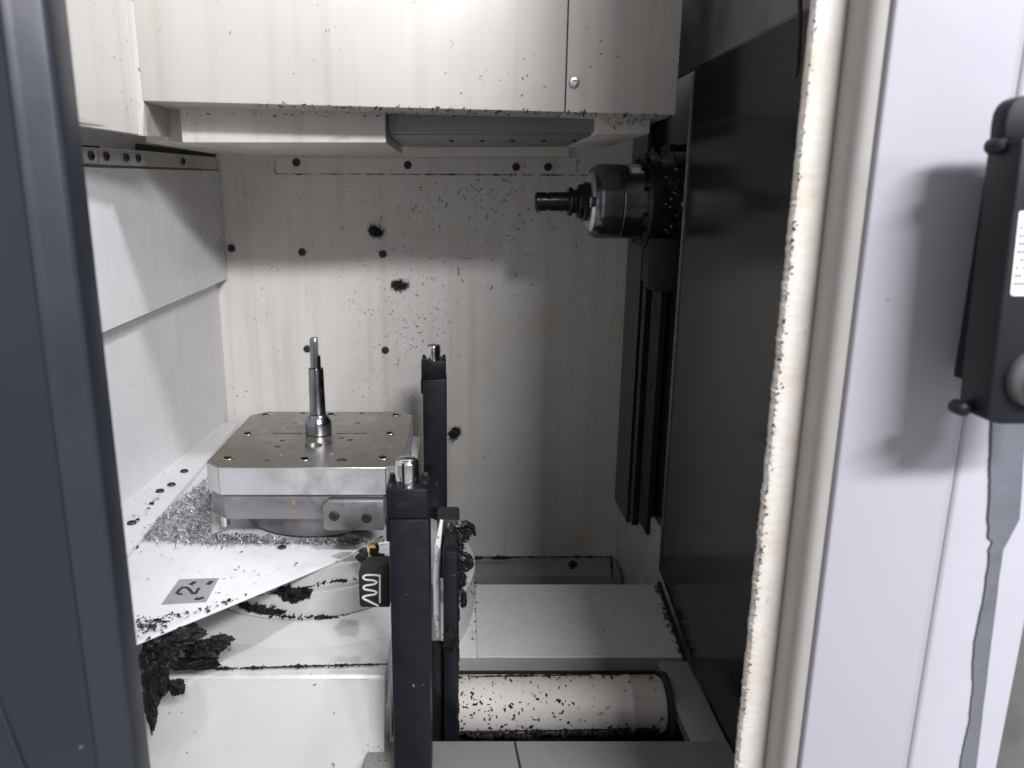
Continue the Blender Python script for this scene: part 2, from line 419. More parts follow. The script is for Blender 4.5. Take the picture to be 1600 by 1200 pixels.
# ================================================================== OVERHEAD COVER
YF = 1.60
oc = thing('overhead_cover', P(600, 170, y=YF), 'large off white box cover hanging across the top of the chamber', 'machine cover')
XLc = P(218, 211, y=YF-.01).x
tl = P(205, 0, y=YF); br = P(1056, 180, y=YF); bl = P(222, 158, y=YF)
ztop = H+.62
xs = P(886, 80, y=YF).x
zb1, zb2 = bl.z, br.z
def fpanel(x0, x1, za, zb, y0, y1): # front panel with sloping lower edge
    return [Vector((x0,y0,za)), Vector((x1,y0,zb)), Vector((x1,y0,ztop)), Vector((x0,y0,ztop))]
zat = lambda x: zb1+(zb2-zb1)*(x-bl.x)/(br.x-bl.x)
obj('front_panel', prism(nb(), fpanel(bl.x, xs-.001, zat(bl.x), zat(xs), YF, 0), (0,.5,0), .003), M['white'], oc)
obj('end_panel', prism(nb(), fpanel(xs+.001, br.x, zat(xs), zat(br.x), YF, 0), (0,.55,0), .003), M['white'], oc)
obj('screw', button(nb(), P(897,129,y=YF), (0,-1,0), .0105, .006), M['steel'], oc)
# side panel coming toward the door at the left
dA = P(218, 211, y=YF-.004)
xA = dA.x
pA = P(123, 196.5, x=xA-.035)
poly = [dA, pA, Vector((pA.x-.02, .7, pA.z+.06)), Vector((pA.x-.02, .7, ztop)), Vector((xA, YF-.004, ztop))]
obj('side_panel', prism(nb(), [p+Vector((.0,0,0)) for p in poly], (-.012,0,0), .0015, 1), M['white'], oc)
sq = [dA+Vector((.002,.003,0)), P(221,158,y=YF+.001)+Vector((.004,0,-.01)), Vector((P(221,158,y=YF+.001).x+.004, YF+.001, ztop)), Vector((xA-.012, YF-.001, ztop)), dA+Vector((-.012,.003,0))]
obj('corner_filler', prism(nb(), sq, (0,.03,0)), M['white'], oc)
# gusset filling between side panel and box
g = [P(222,160,y=YF+.004), P(219,210,y=YF+.004), P(232,211,y=YF+.10)]
poly = [P(223,162,y=YF+.003), P(221,212,y=YF+.003), P(262,214,y=YF+.16), P(262,160,y=YF+.16)]
obj('gusset', prism(nb(), poly, (.003,0,0)), M['white'], oc)
# lower step under the box, left
Y1 = 1.70
a = P(283, 205, y=Y1); c = P(603, 223, y=Y1)
box(b := nb(), a.x, c.x, Y1, 2.22, c.z, zb2+.05, .003); obj('lower_step', b, M['back'], oc)
box(b := nb(), a.x-.10, a.x-.002, Y1+.06, 2.22, c.z+.004, zb2+.05, .003); obj('lower_step', b, M['back'], oc)
# recessed channel
a = P(604, 180, y=Y1+.02); c = P(936, 207, y=Y1+.02)
box(b := nb(), c.x*0+P(605,200,y=Y1).x, c.x, Y1+.02, Y1+.05, c.z, zb2+.04, .003); obj('channel', b, M['channel'], oc)
d = P(640, 229, y=2.12)
box(b := nb(), P(605,200,y=Y1).x, P(936,200,y=Y1).x+.02, Y1+.0505, 2.14, c.z-.004, c.z+.02, .002)
obj('channel_floor', b, M['channel'], oc)
for k in range(5):
    q = P(705+48*k, 219, z=c.z-.004); obj('rivet', button(nb(), q, (0,0,-1), .006, .004), M['bolt'], oc)
# bracket at the right
a = P(934, 182, y=Y1-.02); c2 = P(1015, 209, y=Y1-.02)
box(b := nb(), a.x, c2.x, Y1-.02, 2.15, c2.z, zb2+.03, .002); obj('bracket', b, M['back'], oc)
# chips caught along the lower edge of the cover
bm = nb()
pts = [P(x, 158+(x-222)*.0265+random.gauss(3, 3), y=YF-.0005) for x in [random.uniform(380, 1050) for _ in range(150)]]
scatter(bm, [Vector((p.x, YF-.001 if p.z > zat(p.x) else YF+.002, max(p.z, zat(p.x)-.002))) for p in pts], (0,-1,-.3), .004, .013, thick=.3)
pts = [Vector((random.uniform(-.55,.36), random.uniform(YF+.01, Y1-.005), zat(0)-.001)) for _ in range(140)]
scatter(bm, pts, (0,0,-1), .005, .014, thick=.3)
pts = [P(random.uniform(940,1010), random.gauss(189,5), y=Y1-.0205) for _ in range(45)]
scatter(bm, pts, (0,-1,0), .004, .011, thick=.3)
tag(obj('metal_chips', bm, M['chipdark']), 'dark chips caught along the lower lip of the overhead cover', 'metal chips', kind='stuff')
bm = nb()
pts = [P(random.uniform(125,215), random.uniform(60,205), x=xA-.01) for _ in range(45)]
pts = [Vector((xA-.035*(YF-p.y)/(YF-pA.y)+.002, p.y, p.z)) for p in pts]
scatter(bm, pts, (1,0,0), .003, .007)
pts = [P(random.uniform(230,1050), random.uniform(0,155), y=YF-.0003) for _ in range(40)]
scatter(bm, pts, (0,-1,0), .003, .007)
tag(obj('metal_chips', bm, M['chipgrey']), 'few tiny grey chips sticking to the front of the overhead cover', 'metal chips', kind='stuff')

# ================================================================== BLACK SLIDING COVER (right side)
XR = .49
sc = thing('sliding_cover', (XR, 1.7, H-.97), 'tall black sheet metal slide cover forming the right wall of the chamber', 'slide cover')
pe = P(1030, 890, x=XR)
YE = 1.70
# main panel with sloped bottom corner
pts = [Vector((XR, YE, H-.885)), Vector((XR, YE, H+.252)), Vector((XR, .90, H+.252)), Vector((XR, .90, H-.99)), Vector((XR, 1.20, H-.985))]
obj('front_panel', prism(nb(), pts, (.012,0,0), .0015, 1), M['black'], sc)
box(b := nb(), XR-.004, XR+.010, YE+.0005, YE+.004, H-.88, H+.24, .001); obj('edge_strip', b, M['edge'], sc)
pts = [Vector((XR+.004, 1.9, H+.256)), Vector((XR+.004, 1.9, H+.8)), Vector((XR+.004, .90, H+.8)), Vector((XR+.004, .90, H+.256))]
obj('upper_panel', prism(nb(), pts, (.010,0,0), .001, 1), M['upper'], sc)
XQ = .512
Yq = lambda px, row=600: P(px, row, x=XQ).y
box(b := nb(), XQ, XQ+.01, Yq(991), YB-.002, H-.96, H+.5, .001, 1); obj('rear_panel', b, M['black'], sc)
box(b := nb(), XQ+.028, XQ+.04, 1.6, YB-.002, H-.93, H+.5); obj('backing_panel', b, M['black'], sc)
box(b := nb(), XQ+.014, XQ+.026, 1.0, YB-.002, H-1.39, H-.85); obj('lower_panel', b, M['base'], sc)
box(b := nb(), XQ-.004, XQ+.02, Yq(1003), Yq(998), H-.93, H+.12, .001, 1); obj('guide_rail', b, M['oxide'], sc)
box(b := nb(), XQ+.004, XQ+.02, Yq(1022), Yq(1008), H-.90, H+.12, .001, 1); obj('guide_rail', b, M['post'], sc)
a, c = P(1015, 372, y=1.84), P(1056, 456, y=1.84)
pts = [Vector((a.x, 1.84, a.z)), Vector((a.x, 1.84, c.z+.022)), Vector((a.x+.018, 1.84, c.z)), Vector((XQ+.02, 1.84, c.z)), Vector((XQ+.02, 1.84, a.z))]
obj('stop_block', prism(nb(), pts, (0,.06,0), .003), M['rubber'], sc)

# hanging black cable
pts = [P(1250, -40, y=1.0), P(1250, 20, y=1.0), P(1248, 70, y=1.0), P(1246, 100, y=1.0), P(1243.5, 121, y=1.0)]
tag(obj('cable', tube(nb(), pts, [.0028,.0028,.003,.0034,.0022]), M['rubber']), 'loose black cable end hanging down at the top of the black slide cover', 'cable')

# ================================================================== SPINDLE
YS = 1.92
sp0 = P(930, 315, y=YS)
ZS = sp0.z
sX = lambda px: P(px-9, 315, y=YS).x
sr = lambda dpx: dpx/2*(YS*math.cos(PITCH))/F
sp = thing('spindle', (sX(1000), YS, ZS), 'dark steel machine spindle nose projecting from the right wall', 'spindle')
O = (0, YS, ZS)
obj('spindle_nose', lathe(nb(), [(sr(96),sX(932)),(sr(104),sX(932)),(sr(113),sX(940)),(sr(114),sX(944)),(sr(114),sX(972)),(sr(112.6),sX(973)),(sr(112.6),sX(974.5)),(sr(114),sX(975.5)),(sr(114),sX(1008)),(sr(90),sX(1008))], O, 'X', 72), M['spindle'], sp)
obj('face_ring', lathe(nb(), [(sr(56),sX(928)),(sr(84),sX(928)),(sr(95),sX(933)),(sr(95),sX(945)),(sr(56),sX(945))], O, 'X', 72), M['ring'], sp)
obj('flange', lathe(nb(), [(sr(100),sX(1008.5)),(sr(144),sX(1008.5)),(sr(150),sX(1012)),(sr(150),sX(1026)),(sr(100),sX(1026))], O, 'X', 72), M['oxide'], sp)
obj('housing', lathe(nb(), [(sr(100),sX(1026.5)),(sr(132),sX(1026.5)),(sr(132),sX(1052)),(sr(150),sX(1053)),(sr(150),sX(1085)),(sr(100),sX(1085))], O, 'X', 64), M['oxide'], sp)
for k in range(8):
    a = 2*math.pi*(k+.5)/8
    c = Vector((sX(1008.4), YS+math.cos(a)*sr(130), ZS+math.sin(a)*sr(130)))
    obj('bolt', button(nb(), c, (-1,0,0), .008, .007), M['bolt'], sp)
obj('drive_key', box(nb(), sX(922), sX(931), YS-.075, YS-.052, ZS-.012, ZS+.012, .002), M['spindle'], sp)
tool = thing('tool_holder', (sX(880), YS, ZS), 'black stub tool holder clamped in the spindle nose', 'tool holder')
obj('arbor', lathe(nb(), [(sr(24),sX(845)),(sr(29),sX(847)),(sr(29),sX(862)),(sr(26),sX(863)),(sr(26),sX(866)),(sr(29),sX(867)),(sr(29),sX(896)),(sr(24),sX(896))], O, 'X', 40), M['oxide'], tool)
obj('collar', lathe(nb(), [(sr(24),sX(896.3)),(sr(42),sX(896.3)),(sr(44),sX(898)),(sr(44),sX(902)),(sr(36),sX(904)),(sr(36),sX(909)),(sr(50),sX(911)),(sr(54),sX(914)),(sr(54),sX(919)),(sr(60),sX(921)),(sr(60),sX(926)),(sr(24),sX(927.5))], O, 'X', 48), M['oxide'], tool)
bm = nb()
pts = [Vector((random.uniform(sX(1028), sX(1062)), YS-.10-random.random()*.03, ZS+random.uniform(-.07,.08))) for _ in range(34)]
scatter(bm, pts, (0,-1,.2), .006, .015, thick=.5)
tag(obj('metal_chips', bm, M['chipgrey']), 'grey oily chips clinging to the dark housing behind the spindle nose', 'metal chips', kind='stuff')

# ================================================================== PALLET
X0, X1, Yp0, Yp1 = -.508, -.108, 1.447, 1.857
ZP = H-.525
pc = Vector(((X0+X1)/2, (Yp0+Yp1)/2, ZP-.16))
pal = thing('pallet', pc, 'square steel machine pallet with chamfered corners and drilled stained top', 'machine pallet')
def octo(x0, x1, y0, y1, c, z): return [Vector(p) for p in ((x0+c,y0,z),(x1-c,y0,z),(x1,y0+c,z),(x1,y1-c,z),(x1-c,y1,z),(x0+c,y1,z),(x0,y1-c,z),(x0,y0+c,z))]
def zq(zx, zy): return P(300+zx*.2375, 600+zy*.2375, z=ZP)
big = [(480,203),(915,200),(1340,203),(365,327),(1300,324),(235,487),(740,492),(1255,485)]
small = [(730,192),(1115,192),(680,257),(1090,257),(625,288),(1040,368),(560,412),(595,372),(590,462),(495,502),(925,457),(985,356)]
mid = [(985,500),(790,412)]
slab = nb()
prism(slab, octo(X0, X1, Yp0, Yp1, .034, ZP-.058), (0,0,.058), .0012, 1)
cut = nb()
for q in big: lathe(cut, [(.0135,-.007),(.0135,.01)], zq(*q), 'Z', 24)
for q in small: lathe(cut, [(.0062,-.010),(.0062,.01)], zq(*q), 'Z', 16)
lathe(cut, [(.011,-.010),(.011,.01)], zq(*mid[0]), 'Z', 20)
lathe(cut, [(.019,-.006),(.019,.01)], zq(800, 405), 'Z', 28)
for xa, xb in ((530, 725), (945, 1148)):
    p, q = zq(xa, 326), zq(xb, 326)
    box(cut, p.x, q.x, p.y-.0045, p.y+.0045, ZP-.004, ZP+.01)
def boolean(bm, cutter):
    a = bpy.data.meshes.new('a'); bm.to_mesh(a); bm.free(); c = bpy.data.meshes.new('c'); cutter.to_mesh(c); cutter.free()
    oa = bpy.data.objects.new('a', a); oc_ = bpy.data.objects.new('c', c); COL.objects.link(oa); COL.objects.link(oc_)
    md = oa.modifiers.new('b', 'BOOLEAN'); md.object = oc_; md.operation = 'DIFFERENCE'; md.solver = 'EXACT'
    dg = bpy.context.evaluated_depsgraph_get(); me = bpy.data.meshes.new_from_object(oa.evaluated_get(dg))
    bpy.data.objects.remove(oa); bpy.data.objects.remove(oc_)
    o = bmesh.new(); o.from_mesh(me); bpy.data.meshes.remove(me); return o
slab = boolean(slab, cut)
top = obj('top_plate', slab, M['plate'], pal)
top.data.materials.append(M['side_steel'])
for f in top.data.polygons:
    if abs(f.normal.z) < .5 and max(abs(top.data.vertices[v].co.x) for v in f.vertices) > .15 and f.area > .0006: f.material_index = 1
    elif abs(f.normal.z) < .5 and f.area > .004: f.material_index = 1
for i, q in enumerate(big):
    c = zq(*q)
    t = lathe(nb(), [(.0085,-.0065),(.0085,.0006),(.0095,.0010),(.0124,.0010),(.0130,.0004),(.0130,-.0065)], c, 'Z', 28)
    obj('bushing', t, M['brass'] if i == 5 else M['steel'], top)
for i, q in enumerate(small):
    if i % 3 == 0: continue
    obj('set_screw', lathe(nb(), [(.0025,-.004),(.0058,-.0025),(.0058,-.0085)], zq(*q), 'Z', 14), M['bolt'] if i % 2 else M['steel'], top)
ZL = ZP-.061
obj('lower_plate', prism(nb(), octo(X0+.002, X1-.004, Yp0+.012, Yp1-.01, .036, ZL-.054), (0,0,.054), .002), M['lower_steel'], pal)
a = P(458, 775, y=Yp0+.0115)
obj('rust_streak', prism(nb(), [a+Vector((-.004,0,0)), a+Vector((.0045,0,0)), a+Vector((.003,0,-.022)), a+Vector((.004,0,-.048)), a+Vector((-.0015,0,-.05)), a+Vector((-.003,0,-.02))], (0,.0006,0)), M['rust'], pal)
obj('pallet_base', lathe(nb(), [(.165,-.05),(.165,-.012),(.172,0)], ((X0+X1)/2, pc.y, ZL-.0545), 'Z', 72), M['lower_steel'], pal)
for q in ((352,826),(540,838)):
    c = P(*q, y=Yp0+.05)
    obj('foot_bolt', lathe(nb(), [(.010,-.02),(.010,.006),(.008,.008),(0.004,.008)], (c.x, c.y, ZL-.064), 'Z', 18), M['steel'], pal)
# clamp block with two socket screws
yb = Yp0-.012
a, c = P(504, 783, y=yb), P(600, 829, y=yb)
ch = .010
pts = [Vector((a.x, yb, c.z+ch*.4)), Vector((a.x+ch*.8, yb, c.z)), Vector((c.x, yb, c.z)), Vector((c.x, yb, a.z)), Vector((a.x+ch, yb, a.z)), Vector((a.x, yb, a.z-ch))]
cb = obj('clamp_block', prism(nb(), pts, (0,.024,0), .0015), M['lower_steel'], pal)
for q in ((522,806),(573,809)):
    obj('socket_screw', button(nb(), P(*q, y=yb), (0,-1,0), .0105, .004), M['bolt'], cb)

# ================================================================== TEST BAR ON THE PALLET
bb = P(498, 677, z=ZP)
zr = lambda row: P(498, row, y=bb.y).z-ZP
pxm = lambda w: w/2*((bb.y*math.cos(PITCH)+.5*math.sin(PITCH))/F)
tb = thing('test_bar', bb, 'slender stepped steel bar standing upright in the middle of the pallet', 'steel bar')
obj('bar_foot', lathe(nb(), [(pxm(38),.0003),(pxm(41),.002),(pxm(41),zr(660)),(pxm(39),zr(656)),(pxm(30),zr(649)),(pxm(25),zr(646)),(pxm(20),zr(645))], bb, 'Z', 48), M['bar'], tb)
obj('bar_shaft', lathe(nb(), [(pxm(20),zr(644.8)),(pxm(25),zr(644.8)),(pxm(24),zr(620)),(pxm(23),zr(578)),(pxm(22),zr(575)),(pxm(12),zr(574))], bb, 'Z', 40), M['bar'], tb)
tip = nb(); lathe(tip, [(pxm(12),zr(573.8)),(pxm(16),zr(573.8)),(pxm(15.5),zr(535)),(pxm(14),zr(529)),(pxm(12.5),zr(528))], bb, 'Z', 32)
cutb = nb(); box(cutb, bb.x+.006, bb.x+.03, bb.y-.03, bb.y+.03, bb.z+zr(556), bb.z+zr(500))
obj('bar_tip', boolean(tip, cutb), M['bar'], tb)

# ================================================================== TABLE COVER PLATE WITH NUMBER
pts = [(218,1003),(545,868),(566,853),(608,846)]
cp = [P(*q, z=ZC) for q in pts]
poly = [Vector((-.80, .92, ZC)), Vector((-.62, .99, ZC)), cp[0], cp[1], cp[2], cp[3], Vector((-.108, 1.50, ZC)), Vector((-.108, 2.2, ZC)), Vector((-.80, 2.33, ZC))]
tc_ = thing('table_cover', (-.45, 1.4, ZC-.005), 'white painted flat cover plate with slanted edge around the pallet', 'cover plate')
obj('sheet', prism(nb(), poly, (0,0,-.005), .001, 1), M['cover'], tc_)
for q in ((441,856),(210,856)):
    obj('bolt', button(nb(), P(*q, z=ZC), (0,0,1), .0085, .004), M['bolt'], tc_)
e = [P(300,905,z=ZC+.0003), P(342,905,z=ZC+.0003), P(322,942,z=ZC+.0003), P(253,946,z=ZC+.0003)]
e = [P(280,906,z=ZC+.0003), P(342,904,z=ZC+.0003), P(322,941,z=ZC+.0003), P(252,945,z=ZC+.0003)]
npl = obj('number_plate', prism(nb(), e, (0,0,.0012)), M['numplate'], tc_)
npl['label'] = 'grey riveted plate marked with a black 2'
def text_mesh(body, size, mtx, m, parent, name='digit', ext=.0004):
    cu = bpy.data.curves.new('t', 'FONT'); cu.body = body; cu.size = size; cu.extrude = ext; cu.align_x = 'CENTER'; cu.align_y = 'CENTER'; cu.offset = size*.012
    o = bpy.data.objects.new('t', cu); COL.objects.link(o)
    dg = bpy.context.evaluated_depsgraph_get(); me = bpy.data.meshes.new_from_object(o.evaluated_get(dg)); bpy.data.objects.remove(o)
    b = bmesh.new(); b.from_mesh(me); b.transform(mtx); bpy.data.meshes.remove(me)
    return obj(name, b, m, parent, False)
def spline(p, n=5):
    out = []
    for i in range(len(p)-1):
        a, b, c, d = p[max(i-1,0)], p[i], p[i+1], p[min(i+2,len(p)-1)]
        for k in range(n):
            t = k/n
            out.append(tuple(.5*((2*b[m])+(-a[m]+c[m])*t+(2*a[m]-5*b[m]+4*c[m]-d[m])*t*t+(-a[m]+3*b[m]-3*c[m]+d[m])*t**3) for m in (0,1)))
    return out+[p[-1]]
def flat_stroke(bm, px, w, z, th):
    """printed stroke of width w lying on the plate (height z)"""
    pts = [P(240+x*.075, 890+y*.075, z=z) for x, y in px]; va = []
    for i, p in enumerate(pts):
        d = (pts[min(i+1,len(pts)-1)]-pts[max(i-1,0)]).normalized(); n = Vector((-d.y, d.x, 0))*w/2
        va.append([bm.verts.new(p+n), bm.verts.new(p-n), bm.verts.new(p-n+Vector((0,0,th))), bm.verts.new(p+n+Vector((0,0,th)))])
    for i in range(len(va)-1):
        for k in range(4): bm.faces.new((va[i][k], va[i][(k+1)%4], va[i+1][(k+1)%4], va[i+1][k]))
    bm.faces.new(va[0]); bm.faces.new(va[-1]); bmesh.ops.recalc_face_normals(bm, faces=bm.faces[:])
b = nb(); flat_stroke(b, spline([(610,510),(545,512),(497,480),(555,405),(655,370),(745,415),(805,485),(868,500),(905,450),(948,382)]), .0058, ZC+.0015, .0004); obj('digit', b, M['ink'], npl, False)
for st_ in ([(765,318),(868,252)], [(1120,318),(1215,240)], [(872,598),(930,618),(1045,580)]):
    b = nb(); flat_stroke(b, st_, .0085, ZC+.0015, .0004); obj('stroke', b, M['ink'], npl, False)

# swarf heaped on the cover around the pallet foot
def in_poly(x, y, poly):
    ins = False; n = len(poly)
    for i in range(n):
        x1, y1 = poly[i]; x2, y2 = poly[(i+1)%n]
        if (y1 > y) != (y2 > y) and x < (x2-x1)*(y-y1)/(y2-y1)+x1: ins = not ins
    return ins
def area_pts(poly, n, z):
    xs = [p[0] for p in poly]; ys = [p[1] for p in poly]; out = []
    while len(out) < n:
        x, y = random.uniform(min(xs), max(xs)), random.uniform(min(ys), max(ys))
        if in_poly(x, y, poly): out.append(P(x, y, z=z))
    return out
heap = [(216,846),(262,800),(330,742),(332,838),(420,846),(520,846),(530,852),(330,854)]
bm = nb()
hp = area_pts(heap, 3000, ZC+.001)+[p+Vector((random.gauss(0,.03), random.gauss(-.005,.016), 0)) for p in area_pts(heap, 700, ZC+.001)]
for p in hp: p.z += .010*random.random()*max(0, 1-abs(p.y-1.55)/.3)
scatter(bm, hp, (0,0,1), .005, .016, thick=.13, tilt=.9)
tag(obj('metal_chips', bm, M['chipgrey']), 'grey metal swarf heaped on the white cover at the pallet foot', 'metal chips', kind='stuff')
bm = nb()
hp = area_pts(heap, 1500, ZC+.001)
for p in hp: p.z += .013*random.random()*max(0, 1-abs(p.y-1.55)/.3)
scatter(bm, hp, (0,0,1), .005, .016, thick=.13, tilt=.9)
tag(obj('metal_chips', bm, M['chipbright']), 'bright silvery swarf mixed into the heap beside the pallet', 'metal chips', kind='stuff')
bm = nb()
low = [(222,995),(215,968),(300,955),(400,925),(330,955)]
scatter(bm, area_pts(low, 90, ZC+.001), (0,0,1), .005, .014, thick=.45)
scatter(bm, area_pts([(216,1000),(214,960),(232,962),(250,984)], 50, ZC+.001), (0,0,1), .005, .012, thick=.5)
scatter(bm, area_pts([(210,850),(600,850),(420,910),(225,990)], 60, ZC+.001), (0,0,1), .003, .008, thick=.3)
scatter(bm, area_pts([(200,815),(240,770),(262,765),(222,822)], 14, ZC+.013), (0,0,1), .008, .016, thick=.45)
scatter(bm, area_pts([(335,833),(420,836),(540,846),(600,838),(600,848),(430,852),(335,845)], 260, ZC+.003), (0,0,1), .004, .011, thick=.4)
tag(obj('metal_chips', bm, M['chipdark']), 'dark chips along the slanted edge of the white cover plate', 'metal chips', kind='stuff')

# ================================================================== ROTARY TABLE BASE UNDER THE COVER
rt_ = thing('rotary_table', (-.308, 1.65, H-1.3), 'off white rotary table base with round drum beneath the cover plate', 'rotary table')
DC = (-.325, 1.632, 0)
ZD = H-.815
obj('drum', lathe(nb(), [(.20, ZD+.001), (.262, ZD+.001), (.264, ZD+.003), (.264, ZD+.058), (.260, ZD+.060), (.260, ZD+.066), (.264, ZD+.068), (.264, ZC-.006), (.2, ZC-.006)], DC, 'Z', 110), M['base'], rt_)
YE2 = 1.222
obj('cone_skirt', lathe(nb(), [(.20, ZD-.0005), (.290, ZD-.0005), (.293, ZD-.002), (.350, ZD-.0178), (.352, ZD-.30)], (-.308, 1.65, 0), 'Z', 110), M['base'], rt_)
pts = [Vector((-.74, YE2, ZD-.018)), Vector((-.74, YE2-.006, ZD-.026)), Vector((-.74, 1.03, H-1.30)), Vector((-.74, 2.2, H-1.30)), Vector((-.74, 2.2, ZD-.018))]
obj('base_housing', prism(nb(), pts, (.612,0,0), .003), M['base'], rt_)
obj('front_cover', prism(nb(), [p+Vector((0,-.0032,-.010 if i==1 else 0)) for i, p in enumerate((pts[1], pts[2], pts[2]+Vector((0,.003,0)), pts[1]+Vector((0,.003,-.0))))], (.585,0,0)), M['base'], rt_)

# grime lines and dark chip masses on the base
def line_pts(px, n, sp, **pl):
    out = []
    for _ in range(n):
        k = random.uniform(0, len(px)-1); i = min(int(k), len(px)-2); f = k-i
        out.append(P(px[i][0]+(px[i+1][0]-px[i][0])*f+random.gauss(0,sp), px[i][1]+(px[i+1][1]-px[i][1])*f+random.gauss(0,sp*.6), **pl))
    return out
def drum_pt(px, py, r=.2655):
    d = ray(px, py); o = Vector((0,0,H)); ox, oy = o.x-DC[0], o.y-DC[1]
    a = d.x**2+d.y**2; b = 2*(ox*d.x+oy*d.y); c = ox**2+oy**2-r*r; q = b*b-4*a*c
    if q < 0: return None
    t = (-b-math.sqrt(q))/(2*a); return o+d*t
bm = nb()
for line, n, s in (([(372,940),(400,955),(450,963),(520,964),(606,952)], 70, 1.6), ([(400,930),(470,918),(530,906),(606,905)], 30, 1.5), ([(440,928),(470,925),(480,935),(455,940)], 25, 4), ([(375,945),(430,950)], 30, 4)):
    for _ in range(n):
        k = random.uniform(0, len(line)-1); i = min(int(k), len(line)-2); f = k-i
        p = drum_pt(line[i][0]+(line[i+1][0]-line[i][0])*f+random.gauss(0,s), line[i][1]+(line[i+1][1]-line[i][1])*f+random.gauss(0,s*.7))
        if p and ZD < p.z < ZC: scatter(bm, [p], (0,-1,.1), .006, .016, thick=.4)
crust(bm, [P(300,1046,y=YE2-.002), P(420,1042.5,y=YE2-.002), P(606,1037.5,y=YE2-.002)], .0010, .0040, 260, .35, (0,-.6,.8))
for ln, a_, b_, g_ in (([(372,941),(400,956),(450,964),(520,965),(606,953)], .0012, .0045, .2), ([(400,931),(470,919),(530,907),(606,905)], .0010, .0050, .35), ([(376,946),(400,952),(440,957)], .003, .009, .1), ([(440,925),(462,930),(482,925)], .003, .009, .1)):
    dp = [drum_pt(*q) for q in ln]; crust(bm, dp, a_, b_, 200, g_)
scatter(bm, line_pts([(300,1046),(420,1043),(606,1037)], 60, 1.5, y=YE2-.002), (0,-1,.6), .003, .009, thick=.3)
scatter(bm, [P(random.uniform(575,606), random.uniform(1160,1195), y=1.08) for _ in range(25)], (0,-1,.4), .004, .008)
tag(obj('metal_chips', bm, M['sludge']), 'black greasy chip lines in the joints of the rotary table drum', 'metal chips', kind='stuff')

bm = nb()
def mass(bm, c, rad, seed, n, ln, amp=.42):
    lump(bm, c, rad, seed, 5, amp, 1.5, 3)
    for _ in range(n):
        d = Vector((random.gauss(0,1), -abs(random.gauss(0,1)), random.gauss(0,1))).normalized()
        p = Vector(c)+Vector((d.x*rad[0], d.y*rad[1], d.z*rad[2]))*.95
        u = (d+Vector((random.gauss(0,.5), random.gauss(0,.5), -.8*random.random()))).normalized(); v = u.orthogonal().normalized()
        sliver(bm, p, u, v, u.cross(v), random.uniform(ln*.4, ln), random.uniform(.0008,.0022), random.uniform(-.2,.3))
for q, y, rad, n in (((262,990),1.17,(.050,.03,.022), 30), ((250,1022),1.15,(.030,.03,.034), 20), ((247,1058),1.12,(.018,.018,.034), 25), ((318,1014),1.18,(.034,.018,.011), 16), ((345,1001),1.175,(.020,.012,.009), 12), ((330,1006),1.175,(.024,.012,.008), 6), ((300,1036),1.18,(.046,.018,.006), 16), ((276,1074),1.10,(.013,.010,.013), 25), ((236,1090),1.1,(.011,.018,.05), 16)):
    mass(bm, P(*q, y=y), rad, q[0], n, .018)
def curl(bm, c, r, pitch, turns, wd):
    ax = Vector((random.gauss(0,1), random.gauss(0,.5), random.gauss(0,1))).normalized(); u, v, ax = frame_of(ax); n = int(turns*10); row = []
    for i in range(n+1):
        a = 2*math.pi*i/10; p = Vector(c)+(u*math.cos(a)+v*math.sin(a))*r*(1-.4*i/n)+ax*(pitch*i/10)
        row.append((bm.verts.new(p-ax*wd/2), bm.verts.new(p+ax*wd/2)))
    for i in range(n): bm.faces.new((row[i][0], row[i+1][0], row[i+1][1], row[i][1]))
for _ in range(46):
    q, y, rad = random.choice((((262,990),1.14,(.050,.01,.022)), ((250,1022),1.12,(.026,.01,.034)), ((318,1014),1.16,(.034,.01,.011)), ((345,1001),1.16,(.020,.01,.009)), ((276,1074),1.09,(.012,.01,.013))))
    p = P(*q, y=y)+Vector((random.gauss(0,.55)*rad[0], -abs(random.gauss(0,.4))*rad[1], random.gauss(0,.55)*rad[2]))
    curl(bm, p, random.uniform(.002,.0055), random.uniform(.002,.005), random.uniform(1,3), random.uniform(.001,.0028))
tag(obj('chip_heap', bm, M['sludge']), 'black matted chip heap hanging below the cover plate by the dark door', 'chip heap')

# ================================================================== BLACK POSTS WITH PINS
GP = 'black clamp posts with steel pins'
pf = P(636, 715, y=1.13)
def make_post():
    t = thing('clamp_post', (pf.x, 1.13, H-1.25), 'black clamp post with chromed pin standing in front of the pallet', 'post', GP)
    x, y, z = pf.x, 1.13, pf.z
    obj('pin', lathe(nb(), [(.011,-.001),(.0165,-.004),(.0182,-.007),(.0185,-.010),(.0185,-.030),(.0178,-.0305),(.0178,-.033),(.0185,-.0335),(.0185,-.041),(.012,-.041)], (x,y,z+.001), 'Z', 40), M['chrome'], t)
    zt = z-.040
    obj('head_block', box(nb(), x-.031, x+.033, y-.031, y+.036, zt-.048, zt, .0025), M['post'], t)
    obj('name_strip', box(nb(), x-.018, x+.018, y-.0325, y-.0305, zt-.031, zt-.021, .0006, 1), M['oxide'], t)
    obj('body', box(nb(), x-.0275, x+.0345, y-.033, y+.040, H-1.30, zt-.0485, .0025), M['post'], t)
    obj('side_pad', box(nb(), x-.0325, x-.0277, y-.028, y+.030, zt-.088, zt-.0487, .001, 1), M['oxide'], t)
    for dx, dy in ((-.026,-.022),(.027,-.010),(-.026,.026),(.027,.028)):
        obj('bolt', lathe(nb(), [(.0042,.0),(.0042,.004),(.003,.005),(.002,.005)], (x+dx,y+dy,zt+.0002), 'Z', 12), M['bolt'], t)
    return t
def dup(o, parent=None):
    c = o.copy(); COL.objects.link(c)
    if parent: c.parent = parent
    for ch in [q for q in bpy.data.objects if q.parent == o]: dup(ch, c)
    return c
post = make_post()
p2 = dup(post); pr = P(677, 537, y=1.98)
